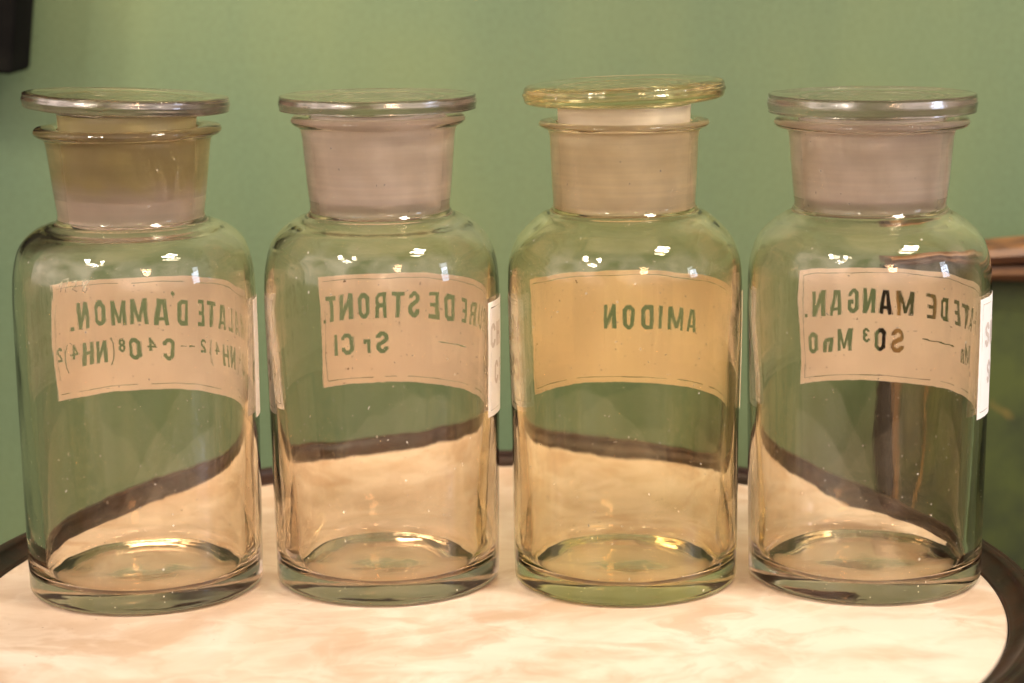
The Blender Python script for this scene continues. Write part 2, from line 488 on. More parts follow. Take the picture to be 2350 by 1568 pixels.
def panel_mat():
    m, nt, out = mat('mottled_green_panel')
    b = N(nt, 'ShaderNodeBsdfPrincipled', Roughness=0.6)
    tc = nt.nodes.new('ShaderNodeTexCoord')
    n = N(nt, 'ShaderNodeTexNoise', Scale=14.0, Detail=5.0, Roughness=0.6)
    nt.links.new(tc.outputs['Object'], n.inputs['Vector'])
    c = ramp(nt, [(0.35, (0.010, 0.018, 0.003)), (0.65, (0.048, 0.066, 0.008))], n.outputs[0])
    v = N(nt, 'ShaderNodeTexNoise', Scale=52.0, Detail=1.0)
    nt.links.new(tc.outputs['Object'], v.inputs['Vector'])
    g = ramp(nt, [(0.70, (0, 0, 0)), (0.80, (0.7, 0.7, 0.7))], v.outputs[0])
    cc = mixc(nt, g.outputs[0], c.outputs[0], (0.16, 0.11, 0.02))
    nt.links.new(cc, b.inputs['Base Color'])
    nt.links.new(b.outputs[0], out.inputs['Surface'])
    return m

M_wall = wall_mat()
M_marble = marble_mat()
M_rim = worn_mat('dark_bronze', (0.010, 0.0030, 0.0015), (0.030, 0.010, 0.005), 0.36, 0.0, 40, bump=0.3, spec=0.22)
M_wood = worn_mat('brown_wood', (0.055, 0.020, 0.007), (0.19, 0.085, 0.026), 0.5, 0.0, 22, stretch=(1, 1, 5), bump=0.5)
M_post = worn_mat('gilt_wood', (0.10, 0.05, 0.012), (0.42, 0.24, 0.06), 0.45, 0.0, 30, stretch=(1, 1, 0.3), bump=0.2)
M_floor = worn_mat('dark_floor', (0.03, 0.014, 0.007), (0.06, 0.028, 0.014), 0.5, 0.0, 5)
M_panel = panel_mat()
M_dark = worn_mat('black_frame_and_gap', (0.003, 0.003, 0.003), (0.007, 0.007, 0.006), 1.0, 0.0, 20, spec=0.05)
M_leg = worn_mat('table_iron', (0.02, 0.012, 0.008), (0.05, 0.03, 0.02), 0.45, 0.3, 20)

# ------------------------------------------------------------------ setting
WALL_Y = 1.60
FLOOR_Z = -0.74
bm = bmesh.new()
box(bm, -2.4, 2.4, WALL_Y, WALL_Y + 0.12, FLOOR_Z, 1.9)
tag(link('wall', bm, M_wall, smooth=False), 'green painted wall with soft mottling behind the four glass jars', 'wall', kind='structure')
bm = bmesh.new()
box(bm, -2.4, 2.4, -1.6, WALL_Y, FLOOR_Z - 0.05, FLOOR_Z)
tag(link('floor', bm, M_floor, smooth=False), kind='structure')

# round table: marble top in a raised dark rim
TC = (-0.0159, 1.0879)
TR, TQ = 0.2644, 1.047
tbl = empty('round_table', (TC[0], TC[1], FLOOR_Z))
tag(tbl, 'round table with a pale peach marble top inside a raised dark brown rim', 'table')
top_h = -FLOOR_Z
def ell(o):
    o.scale = (1, TQ, 1)
bm = bmesh.new()
lathe(bm, [(0, 0), (0.10, 0), (0.20, 0), (TR - 0.0012, 0), (TR - 0.0004, -0.0004), (TR, -0.0012), (TR, -0.018), (0, -0.018)], 256)
for f in bm.faces: f.smooth = False
o = link('marble_top', bm, M_marble, tbl, smooth=False, loc=(0, 0, top_h)); ell(o)
bm = bmesh.new()
rim_pts = [(0.0006, -0.006), (0.0010, -0.0006), (0.0035, -0.0002), (0.0070, 0.0016), (0.0098, 0.0042), (0.0108, 0.0062),
           (0.0124, 0.0072), (0.0142, 0.0070), (0.0152, 0.0060), (0.0162, 0.0062), (0.0180, 0.0058), (0.0196, 0.0040),
           (0.0200, 0.0016), (0.0190, -0.0010), (0.0184, -0.0060), (0.0196, -0.0120), (0.0196, -0.0240), (0.0120, -0.0262), (-0.03, -0.0262)]
pr = [(TR + a, z) for a, z in catmull(rim_pts, 4)] + [(TR - 0.03, -0.020), (TR + 0.0006, -0.020), (TR + 0.0006, -0.006)]
def rim_w(i, r, z, a):
    return r + 0.00025 * noise.noise(Vector((math.cos(a) * 9, math.sin(a) * 9, z * 60))), z + 0.00025 * noise.noise(Vector((math.cos(a) * 7, math.sin(a) * 7, 3 + z * 50)))
lathe(bm, pr, 256, wob=rim_w)
o = link('rim', bm, M_rim, tbl, loc=(0, 0, top_h)); ell(o)
bm = bmesh.new()
lathe(bm, [(0, -0.0265), (0.12, -0.0265), (0.12, -0.034), (0.03, -0.05), (0.024, -0.10), (0.034, -0.16), (0.022, -0.24), (0.020, -0.45),
           (0.034, -0.55), (0.028, -0.62), (0.09, -0.70), (0.16, -0.725), (0.165, -0.7395), (0, -0.7395)], 64)
link('pedestal', bm, M_leg, tbl, loc=(0, 0, top_h))

# furniture behind the rightmost jar
CX0, CY0 = 0.272, 1.470
cab = empty('cabinet', (CX0 + 0.25, CY0 + 0.05, FLOOR_Z))
tag(cab, 'mottled green piece of furniture with a brown wooden top rail standing behind the rightmost jar', 'cabinet')
def cabpart(name, bm, m, smooth=False):
    for v in bm.verts:
        v.co -= Vector((CX0 + 0.25, CY0 + 0.05, FLOOR_Z))
    return link(name, bm, m, cab, smooth=smooth)
bm = bmesh.new()
box(bm, CX0 + 0.004, CX0 + 0.50, CY0 + 0.016, CY0 + 0.032, FLOOR_Z, 0.100)
cabpart('green_panel', bm, M_panel)
bm = bmesh.new()
# tapering, slightly bowed rail with rounded edges
prof = [(0.004, 0.0), (-0.002, 0.03), (-0.005, 0.20), (-0.004, 0.42), (0.003, 0.47), (-0.010, 0.53), (-0.012, 0.72), (-0.009, 0.90), (-0.002, 1.0), (0.012, 1.03), (0.026, 1.0), (0.029, 0.5), (0.026, 0.0), (0.014, -0.02)]
NX = 24
rings = []
for k in range(NX + 1):
    t = k / NX
    x = CX0 - 0.010 + t * 0.52
    zb = 0.1030 - 0.010 * min(1, t * 2.5)
    zt = 0.1195 + 0.013 * math.sin(min(1, t * 2.2) * math.pi / 2)
    rings.append([bm.verts.new((x, CY0 + a, zb + (zt - zb) * h)) for a, h in prof])
for k in range(NX):
    for j in range(len(prof)):
        j2 = (j + 1) % len(prof)
        bm.faces.new((rings[k][j], rings[k + 1][j], rings[k + 1][j2], rings[k][j2]))
bm.faces.new(rings[0][::-1]); bm.faces.new(rings[-1])
bmesh.ops.recalc_face_normals(bm, faces=bm.faces)
cabpart('top_rail', bm, M_wood, False)
bm = bmesh.new()
box(bm, CX0, CX0 + 0.007, CY0 + 0.004, CY0 + 0.0115, FLOOR_Z, 0.0915, 0.0012)
cabpart('corner_post', bm, M_post)
for off in (0.030,):
    bm = bmesh.new()
    box(bm, CX0 + off, CX0 + off + 0.0022, CY0 + 0.0098, CY0 + 0.0115, FLOOR_Z, 0.085, 0.0005, 1)
    cabpart('moulding', bm, M_post)
bm = bmesh.new()
box(bm, CX0 - 0.010, CX0 - 0.0005, CY0 + 0.006, CY0 + 0.034, FLOOR_Z, 0.0995, 0.001)  # near-black strip stands in for the shadow gap beside the furniture
cabpart('gap_shade_strip', bm, M_dark)

# dark frame hanging at the upper left
pic = empty('picture_frame', (-0.44, WALL_Y - 0.06, 0.60))
tag(pic, 'lower corner of a black frame hanging on the green wall above the leftmost jar', 'picture frame')
bm = bmesh.new()
box(bm, -0.85, 0.0, -0.03, 0.03, 0.0, 0.9, 0.003)
bmesh.ops.transform(bm, matrix=Matrix.Translation((0.0975, 0, 0.2455 - 0.60)) @ Matrix.Rotation(R(7), 4, 'Y'), verts=bm.verts)
link('frame', bm, M_dark, pic, smooth=False)

# ------------------------------------------------------------------ letters (own condensed block alphabet, centre-line strokes)
def stroke(pts, t, closed=False):
    """quads along a polyline with mitred joints"""
    P = [Vector(p) for p in pts]
    n = len(P)
    L, Rr = [], []
    for i in range(n):
        if closed or 0 < i < n - 1:
            d0 = (P[i] - P[i - 1]).normalized(); d1 = (P[(i + 1) % n] - P[i]).normalized()
        elif i == 0: d0 = d1 = (P[1] - P[0]).normalized()
        else: d0 = d1 = (P[i] - P[i - 1]).normalized()
        n0 = Vector((-d0.y, d0.x)); n1 = Vector((-d1.y, d1.x))
        mm = (n0 + n1)
        if mm.length < 1e-4: mm = n0.copy()
        mm.normalize()
        k = min(1.0 / max(mm.dot(n0), 0.35), 2.2)
        L.append(P[i] + mm * (t / 2 * k)); Rr.append(P[i] - mm * (t / 2 * k))
    out = []
    for i in range(n if closed else n - 1):
        j = (i + 1) % n
        out.append([L[i], L[j], Rr[j], Rr[i]])
    return out

def glyph(ch):
    """(polygons, width) with cap height 1"""
    t = 0.185; h = t / 2; W = 0.56; c = 0.13
    l, r, b, tp, m = h, W - h, h, 1 - h, 0.5
    S = []
    def s(pts, tt=t, closed=False): S.extend(stroke(pts, tt, closed))
    if ch == 'A':
        W = 0.62
        s([(0.085, 0), (0.245, 1)]); s([(W - 0.085, 0), (W - 0.245, 1)]); s([(0.15, 0.26), (W - 0.15, 0.26)], 0.13)
        S.append([Vector((0.2, 0.86)), Vector((W - 0.2, 0.86)), Vector((W - 0.2, 1)), Vector((0.2, 1))])
    elif ch == 'M':
        W = 0.78
        s([(h, 0), (h, 1)]); s([(W - h, 0), (W - h, 1)]); s([(h + 0.03, 1), (W / 2, 0.1)], 0.15); s([(W - h - 0.03, 1), (W / 2, 0.1)], 0.15)
    elif ch == 'N':
        W = 0.58
        s([(h, 0), (h, 1)]); s([(W - h, 0), (W - h, 1)]); s([(h + 0.01, 1), (W - h - 0.01, 0)], 0.16)
    elif ch == 'I': W = t; s([(h, 0), (h, 1)])
    elif ch == 'l': W = t; s([(h, 0), (h, 1)])
    elif ch == 'D': s([(l, b), (l, tp), (r - c, tp), (r, tp - c), (r, b + c), (r - c, b)], closed=True)
    elif ch == 'O': s([(l, b + c), (l, tp - c), (l + c, tp), (r - c, tp), (r, tp - c), (r, b + c), (r - c, b), (l + c, b)], closed=True)
    elif ch == 'C': s([(r, 0.68), (r, tp - c), (r - c, tp), (l + c, tp), (l, tp - c), (l, b + c), (l + c, b), (r - c, b), (r, b + c), (r, 0.32)])
    elif ch == 'G': s([(r, 0.68), (r, tp - c), (r - c, tp), (l + c, tp), (l, tp - c), (l, b + c), (l + c, b), (r - c, b), (r, b + c), (r, 0.46), (0.26, 0.46)])
    elif ch == 'E': W = 0.48; s([(h, 0), (h, 1)]); [s([(0.02, y), (W, y)], 0.16) for y in (0.08, 0.92)]; s([(0.02, 0.5), (W - 0.07, 0.5)], 0.15)
    elif ch == 'F': W = 0.48; s([(h, 0), (h, 1)]); s([(0.02, 0.92), (W, 0.92)], 0.16); s([(0.02, 0.5), (W - 0.07, 0.5)], 0.15)
    elif ch == 'L': W = 0.46; s([(h, 0), (h, 1)]); s([(0.02, 0.08), (W, 0.08)], 0.16)
    elif ch == 'T': W = 0.54; s([(W / 2, 0), (W / 2, 1)]); s([(0, 0.92), (W, 0.92)], 0.16)
    elif ch == 'H': s([(h, 0), (h, 1)]); s([(W - h, 0), (W - h, 1)]); s([(0.05, 0.5), (W - 0.05, 0.5)], 0.15)
    elif ch == 'U': s([(l, 1), (l, b + c), (l + c, b), (r - c, b), (r, b + c), (r, 1)])
    elif ch == 'X': W = 0.6; s([(0.09, 0), (W - 0.09, 1)]); s([(0.09, 1), (W - 0.09, 0)])
    elif ch == 'R':
        s([(l, 0), (l, 1)]); s([(0.02, tp), (r - c, tp), (r, tp - c), (r, 0.6), (r - 0.1, 0.5), (0.05, 0.5)], 0.16); s([(r - 0.1, 0.5), (r, 0.4), (r, 0)])
    elif ch == 'S':
        s([(r, 0.7), (r, tp - c), (r - c, tp), (l + c, tp), (l, tp - c), (l, 0.66), (l + 0.06, 0.57), (r - 0.06, 0.44), (r, 0.35),
           (r, b + c), (r - c, b), (l + c, b), (l, b + c), (l, 0.3)])
    elif ch == 'r': W = 0.36; s([(h, 0), (h, 0.66)]); s([(h, 0.5), (h + 0.1, 0.59), (W - 0.06, 0.59), (W - 0.06, 0.44)], 0.14)
    elif ch == 'n': W = 0.44; s([(h, 0), (h, 0.66)]); s([(h, 0.5), (h + 0.09, 0.58), (W - h - 0.05, 0.58), (W - h, 0.5), (W - h, 0)], 0.16)
    elif ch == '2': s([(l, 0.72), (l, tp - c), (l + c, tp), (r - c, tp), (r, tp - c), (r, 0.62), (l, 0.2), (l, 0.09), (W, 0.09)])
    elif ch == '3':
        s([(l, 0.74), (l, tp - c), (l + c, tp), (r - c, tp), (r, tp - c), (r, 0.62), (r - c, 0.52), (0.2, 0.52)])
        s([(r - c, 0.52), (r, 0.42), (r, b + c), (r - c, b), (l + c, b), (l, b + c), (l, 0.28)])
    elif ch == '4': W = 0.66; s([(0.44, 0), (0.44, 1)]); s([(0.44, 0.95), (0.1, 0.32), (W, 0.32)], 0.14)
    elif ch == '8':
        s([(l, 0.64), (l, tp - c), (l + c, tp), (r - c, tp), (r, tp - c), (r, 0.64), (r - c, 0.52), (l + c, 0.52)], closed=True)
        s([(l, 0.40), (l + c, 0.52), (r - c, 0.52), (r, 0.40), (r, b + c), (r - c, b), (l + c, b), (l, b + c)], closed=True)
    elif ch == '.': W = 0.16; s([(0.0, 0.075), (0.16, 0.075)], 0.15)
    elif ch == "'": W = 0.2; S.append([Vector((0.0, 1.22)), Vector((0.12, 1.36)), Vector((0.24, 1.22)), Vector((0.15, 1.14)), Vector((0.10, 1.02)), Vector((0.09, 1.14))])
    elif ch == '(': W = 0.2; s([(0.18, 1.06), (0.06, 0.8), (0.03, 0.45), (0.06, 0.1), (0.18, -0.18)], 0.065)
    elif ch == ')': W = 0.2; s([(0.02, 1.06), (0.14, 0.8), (0.17, 0.45), (0.14, 0.1), (0.02, -0.18)], 0.065)
    return S, W

def in_poly(p, poly):
    c = False
    n = len(poly)
    for i in range(n):
        a, b = poly[i], poly[i - 1]
        if (a[1] > p[1]) != (b[1] > p[1]) and p[0] < (b[0] - a[0]) * (p[1] - a[1]) / (b[1] - a[1]) + a[0]:
            c = not c
    return c

def make_label(parent, m, rad_fn, az0, az1, z0, z1, items, dashes, seed, border=True):
    """label on the outside of the jar; az in degrees from the back direction, + towards the camera's right.
    Lettering and the thin ruled border are gaps in the white layer. u = reading direction = falling az."""
    R0 = rad_fn((z0 + z1) / 2)
    wid = R(az1 - az0) * R0
    def u_of(az): return R(az1 - az) * R0
    rnd = random.Random(seed)
    polys = []
    faint_items = []
    for ch, az, zc, hh in items:
        S, W = glyph(ch)
        if az > 95:
            faint_items.append((S, W, az, zc, hh)); continue  # right-end letters drawn as a slightly darker tone instead of gaps
        j = rnd.uniform(-0.0002, 0.0002)
        sx = hh * rnd.uniform(0.96, 1.03)
        for poly in S:
            polys.append([(u_of(az) + (p[0] - W / 2) * sx, zc + j + (p[1] - 0.5) * hh) for p in poly])
    for azs, zs, th in dashes:
        pts = [(u_of(a), z) for a, z in zip(azs, zs)]
        for k in range(len(pts) - 1):
            (xa, ya), (xb, yb) = pts[k], pts[k + 1]
            tm = th * (0.55 if k % 2 else 1.0)
            polys.append([(xa, ya - th * 0.25), (xa, ya + th * 0.25), ((xa + xb) / 2, (ya + yb) / 2 + tm / 2), (xb, yb + th * 0.25), (xb, yb - th * 0.25), ((xa + xb) / 2, (ya + yb) / 2 - tm / 2)])
    if border:
        ins = 0.0032
        bw = 0.00022
        X0, X1, Y0, Y1 = ins, wid - ins, z0 + ins, z1 - ins
        def seg(xa, ya, xb, yb):
            n = max(2, int(math.hypot(xb - xa, yb - ya) / 0.007))
            dx, dy = (xb - xa) / n, (yb - ya) / n
            L = math.hypot(dx, dy); nx, ny = -dy / L, dx / L
            off = [0.0003 * noise.noise(Vector((seed * 3.1 + (xa + dx * k) * 90, (ya + dy * k) * 90, 1.7))) for k in range(n + 1)]
            for k in range(n):
                if rnd.random() < 0.10: continue
                w = bw * rnd.uniform(0.55, 1.25)
                a = (xa + dx * k + nx * off[k], ya + dy * k + ny * off[k]); b_ = (xa + dx * (k + 1) + nx * off[k + 1], ya + dy * (k + 1) + ny * off[k + 1])
                polys.append([(a[0] + nx * w, a[1] + ny * w), (b_[0] + nx * w, b_[1] + ny * w), (b_[0] - nx * w, b_[1] - ny * w), (a[0] - nx * w, a[1] - ny * w)])
        seg(X0, Y1, X1, Y1); seg(X0, Y0, X1, Y0); seg(X0, Y0, X0, Y1); seg(X1, Y0, X1, Y1)
    # outline with a slightly ragged cut
    outl = []
    n = 70
    for k in range(n): outl.append((wid * k / n, z0 + 0.00035 * noise.noise(Vector((k * 0.9, seed, 0))) ))
    for k in range(24): outl.append((wid + 0.00025 * noise.noise(Vector((seed, k * .9, 2))), z0 + (z1 - z0) * k / 24))
    for k in range(n): outl.append((wid * (1 - k / n), z1 + 0.00025 * noise.noise(Vector((k * 0.9, seed, 5)))))
    for k in range(24): outl.append((0.00025 * noise.noise(Vector((seed, k * .9, 8))), z1 - (z1 - z0) * k / 24))
    verts, edges = [], []
    def add_loop(pl):
        b0 = len(verts)
        verts.extend(Vector(p) for p in pl)
        edges.extend((b0 + i, b0 + (i + 1) % len(pl)) for i in range(len(pl)))
    add_loop(outl)
    for pl in polys: add_loop(pl)
    # columns so the sheet can bend round the jar
    nc = int((az1 - az0) / 1.5)
    for k in range(1, nc):
        b0 = len(verts)
        x = wid * k / nc + 1e-5
        verts.extend([Vector((x, z0 - 0.002)), Vector((x, z1 + 0.002))])
        edges.append((b0, b0 + 1))
    vo, eo, fo, *_ = delaunay_2d_cdt(verts, edges, [], 0, 1e-7)
    boxes = [(min(p[0] for p in pl), max(p[0] for p in pl), min(p[1] for p in pl), max(p[1] for p in pl), pl) for pl in polys]
    keep = []
    for f in fo:
        cx = sum(vo[i][0] for i in f) / len(f); cz = sum(vo[i][1] for i in f) / len(f)
        if not in_poly((cx, cz), outl): continue
        if any(a <= cx <= b_ and c <= cz <= d and in_poly((cx, cz), pl) for a, b_, c, d, pl in boxes): continue
        keep.append(f)
    bm = bmesh.new()
    lay = []
    for dr in (0.00012, 0.00024):
        vv = []
        for p in vo:
            az = math.radians(az1) - p[0] / R0
            rr = rad_fn(p[1]) + dr
            vv.append(bm.verts.new((rr * math.sin(az), rr * math.cos(az), p[1])))
        lay.append(vv)
    from collections import Counter
    cnt = Counter()
    for f in keep:
        for i in range(len(f)):
            cnt[frozenset((f[i], f[(i + 1) % len(f)]))] += 1
    for f in keep:
        try:
            bm.faces.new([lay[1][i] for i in f])
            bm.faces.new([lay[0][i] for i in reversed(f)])
        except ValueError: continue
        for i in range(len(f)):
            a, b_ = f[i], f[(i + 1) % len(f)]
            if cnt[frozenset((a, b_))] == 1:
                try: bm.faces.new((lay[1][b_], lay[1][a], lay[0][a], lay[0][b_]))
                except ValueError: pass
    loose = [v for v in bm.verts if not v.link_faces]
    bmesh.ops.delete(bm, geom=loose, context='VERTS')
    bmesh.ops.recalc_face_normals(bm, faces=bm.faces)
    lo = link('label', bm, m, parent, smooth=False)
    if faint_items:
        bm = bmesh.new()
        for S, W, az, zc, hh in faint_items:
            for poly in S:
                vs_ = []
                for dr in (0.00026, 0.00031):
                    for p in poly:
                        a = math.radians(az) - (p[0] - W / 2) * hh / R0
                        z = zc + (p[1] - 0.5) * hh
                        rr = rad_fn(z) + dr
                        vs_.append(bm.verts.new((rr * math.sin(a), rr * math.cos(a), z)))
                n_ = len(poly)
                bm.faces.new(vs_[:n_]); bm.faces.new(vs_[n_:][::-1])
                for k in range(n_):
                    k2 = (k + 1) % n_
                    bm.faces.new((vs_[k], vs_[k2], vs_[n_ + k2], vs_[n_ + k]))
        bmesh.ops.recalc_face_normals(bm, faces=bm.faces)
        link('faint_lettering', bm, label_mat('faint_letter', (0.66, 0.58, 0.54)), lo, smooth=False)
    return lo

# ------------------------------------------------------------------ jars
def interp(tab, z):
    tab = sorted(tab, key=lambda q: q[1])
    if z <= tab[0][1]: return tab[0][0]
    for (ra, za), (rb, zb) in zip(tab, tab[1:]):
        if z <= zb: return ra + (rb - ra) * (z - za) / (zb - za)
    return tab[-1][0]

def make_jar(pos, body, neck, lip, plug, disc, tint, absorb, dens, white, lab, seed, gfac, low, gwhite=None, th_b=0.0086, rot=0.0, ptint=None):
    """body: outer (r,z) from foot to shoulder; neck: (r_bottom,z_bottom,r_top,z_top); lip: (r, z centre, half height)
    plug: (r_top, r_bottom, z_top, z_bottom); disc: (r, z centre, thickness, edge rounding, tilt x, tilt y)"""
    root = empty('glass_jar', (pos[0], pos[1], 0.0006))
    cl = glass_mat('jar_glass', tint, absorb, dens)
    gr = ground_mat('ground_glass', tint, gwhite or white, absorb, dens, gfac, 0.55, white if gwhite else None, plug[3] - 0.001, plug[3] + 0.011)
    fr = ground_mat('frosted_neck', tint, white, absorb, dens, low, 0.45)
    rb, zb, rt, zt = neck
    lr, lz, lh = lip
    R0 = body[0][0]
    # ---- outer profile, foot upwards
    foot = [(0.0, 0.0012), (R0 * 0.40, 0.0010), (R0 * 0.70, 0.0003), (R0 * 0.80, 0.00004), (R0 * 0.93, 0.0), (R0 * 0.972, 0.0005), (R0 * 0.993, 0.0018), (R0, 0.0042)]
    outer = catmull(foot, 4)[:-1] + catmull(body + [(rb + 0.0020, zb - 0.0012), (rb + 0.0002, zb + 0.0015)], 7)[:-1]
    nk = [(rb, zb + 0.003), (rb + (rt - rb) * .33, zb + (zt - zb) * .33), (rb + (rt - rb) * .66, zb + (zt - zb) * .66), (rt, lz - lh - 0.0035), (rt + 0.0010, lz - lh - 0.0010)]
    outer += catmull(nk, 4)[:-1]
    n_lip = len(outer)
    lp = [(rt + 0.0026, lz - lh * 1.0), (lr - 0.0012, lz - lh * 0.72), (lr, lz), (lr - 0.0010, lz + lh * 0.75), (lr - 0.0035, lz + lh), (plug[0] + 0.0035, lz + lh * 0.9)]
    outer += catmull(lp, 5)[:-1]
    # ---- inner profile downwards
    def plug_r(z): return plug[0] + (plug[1] - plug[0]) * (plug[2] - z) / (plug[2] - plug[3])
    gap = 0.00025
    znb = zb + 0.001
    inn_neck = [(plug_r(lz + lh * 0.4) + gap + 0.0009, lz + lh * 0.55), (plug_r(lz) + gap, lz - 0.001)] + \
               [(plug_r(z) + gap, z) for z in [lz - (lz - znb) * k / 8 for k in range(1, 9)]]
    n_g0 = len(outer)
    ri = inn_neck[-1][0]
    th_s = 0.0040
    zs_top = body[-1][1]
    inner_body = []
    bt = list(body)
    zmax = bt[-1][1]
    for (r_, z_) in reversed(bt):
        t = max(0.0, min(1.0, (z_ - 0.01) / 0.16))
        th = th_b + (th_s - th_b) * t
        # inset along an approximate normal on the shoulder
        if z_ > 0.165:
            k = min(1, (z_ - 0.165) / 0.03)
            inner_body.append((r_ - th * (1 - 0.55 * k), z_ - th * k))
        elif z_ > 0.035: inner_body.append((r_ - th, z_))
    inner_body = [q for q in inner_body if q[1] < znb - 0.003]
    rbi = R0 - th_b
    fl = [(rbi + 0.0003, 0.0260), (rbi + 0.0000, 0.0170), (rbi - 0.0012, 0.0118), (rbi - 0.0040, 0.0092), (rbi - 0.010, 0.0084), (rbi * 0.62, 0.0084), (rbi * 0.40, 0.0093), (rbi * 0.2, 0.0102), (0.0, 0.0105)]
    seq = inn_neck + [(ri + 0.0004, znb - 0.0022)]
    g_pts = seq
    inner = g_pts[:-1] + catmull([g_pts[-1]] + inner_body + fl, 6)
    n_g1 = n_g0 + len(g_pts) - 1
    prof = outer + inner
    n_out = len(outer)
    def wob(i, r, z, a):
        ca, sa = math.cos(a), math.sin(a)
        if i < n_out:
            amp = 0.00010 if z > 0.004 else 0.00002
            d = amp * noise.noise(Vector((ca * 1.6 + seed * 5, sa * 1.6, z * 26)))
            return r + d, z
        if n_g0 <= i < n_g1: return r, z
        d = 0.00034 * noise.noise(Vector((ca * 1.9 + seed * 9, sa * 1.9, z * 22))) + 0.00010 * noise.noise(Vector((ca * 6 + seed, sa * 6, z * 90)))
        dz = 0.0
        if z < 0.0112: dz = 0.0003 * noise.noise(Vector((r * 60 * ca + seed * 2, r * 60 * sa, 4.0)))
        return r + d, z + dz
    bm = bmesh.new()
    lathe(bm, prof, 144, mat_fn=lambda i: (2 if prof[i][1] < plug[3] + 0.0005 else 1) if n_g0 <= i < n_g1 else 0, wob=wob)
    jb = link('jar_body', bm, [cl, gr, fr], root)
    # ---- stopper: flat clear disc over a hollow ground plug
    dr, dz, dt, er, tx, ty = disc
    zt_, zb_ = dz + dt / 2, dz - dt / 2
    p0, p1, pz0, pz1 = plug
    e = er
    top = [(0, zt_ - 0.0008), (dr * 0.5, zt_ - 0.0007), (dr * 0.80, zt_ - 0.0003), (dr - e * 1.6, zt_), (dr - e * 0.9, zt_ - e * 0.08), (dr - e * 0.28, zt_ - e * 0.33),
           (dr - 0.0004, zt_ - e * 0.95), (dr + 0.0002, (zt_ + zb_) / 2), (dr - 0.0004, zb_ + e * 0.95), (dr - e * 0.28, zb_ + e * 0.33), (dr - e * 0.9, zb_ + e * 0.05), (p0 + 0.0040, zb_ - 0.0002), (p0 + 0.0006, zb_ - 0.0010)]
    A = catmull(top, 4)[:-1]
    e0, e1 = 4 * 5 + 2, 4 * 9 + 2
    zpl = [zb_ - 0.0016 - (zb_ - 0.0016 - pz1) * k / 10 for k in range(11)]
    def pr_(z): return p0 + (p1 - p0) * (pz0 - z) / (pz0 - pz1)
    g0 = len(A)
    B = [(pr_(z), z) for z in zpl] + [(p1 - 0.0006, pz1 - 0.0010), (p1 - 0.0018, pz1 - 0.0013)]
    g1 = len(A) + len(B) - 1
    th = 0.0042
    Cc = [(p1 - th, pz1 - 0.0004), (p1 - th - 0.0004, pz1 + 0.004), (p0 - th, zb_ - 0.006), (p0 - th - 0.003, zb_ - 0.0015), (p0 * 0.5, zb_ + 0.0002), (0, zb_ + 0.0004)]
    C2 = catmull(Cc, 5)
    g2 = g1 + 8
    def wob2(i, r, z, a):
        if i < g0:
            return r + 0.00012 * noise.noise(Vector((math.cos(a) * 2 + seed, math.sin(a) * 2, z * 120))), z + 0.00022 * noise.noise(Vector((r * math.cos(a) * 55, r * math.sin(a) * 55, seed + z * 40)))
        if i < g1: return r, z
        return r, z
    bm = bmesh.new()
    lathe(bm, A + B + C2, 144, mat_fn=lambda i: 1 if g0 <= i < g1 else (2 if e0 <= i < e1 else 0), wob=wob2)
    # the disc sits slightly askew on its plug
    for v in bm.verts:
        if v.co.z > zb_ - 0.0012:
            v.co.z += -v.co.x * math.tan(tx) + v.co.y * math.tan(ty)
    sc_ = cl if ptint is None else glass_mat('stopper_glass', ptint[0], ptint[1], ptint[2])
    sg_ = gr if ptint is None else ground_mat('stopper_ground', ptint[0], white, ptint[1], ptint[2], gfac)
    link('stopper', bm, [sc_, sg_, sc_ if er > 0.003 else edge_mat('stopper_edge', tint, absorb, dens)], root)
    # ---- label
    lm = label_mat('label_white', lab['col'])
    tab = [(r_, z_) for r_, z_ in body]
    make_label(root, lm, lambda z: interp(tab, z) + 0.00012, lab['az'][0], lab['az'][1], lab['z'][0], lab['z'][1], lab['items'], lab.get('dashes', []), seed)
    return root

Z1, Z2, ZS = 0.1331, 0.1131, 0.1155
CAP1, CAP2, CAPS = 0.0127, 0.0122, 0.0077
def row(txt, azs, z, h):
    return [(c, a, z, h) for c, a in zip(txt, azs)]

GREY_A, GREEN_A = (0.66, 0.57, 0.56), (0.78, 0.74, 0.42)
CLEAR = (0.992, 0.970, 0.925)
LCOL = (0.93, 0.89, 0.87)
jars = []
GRP = 'apothecary jars in a row on the marble table'

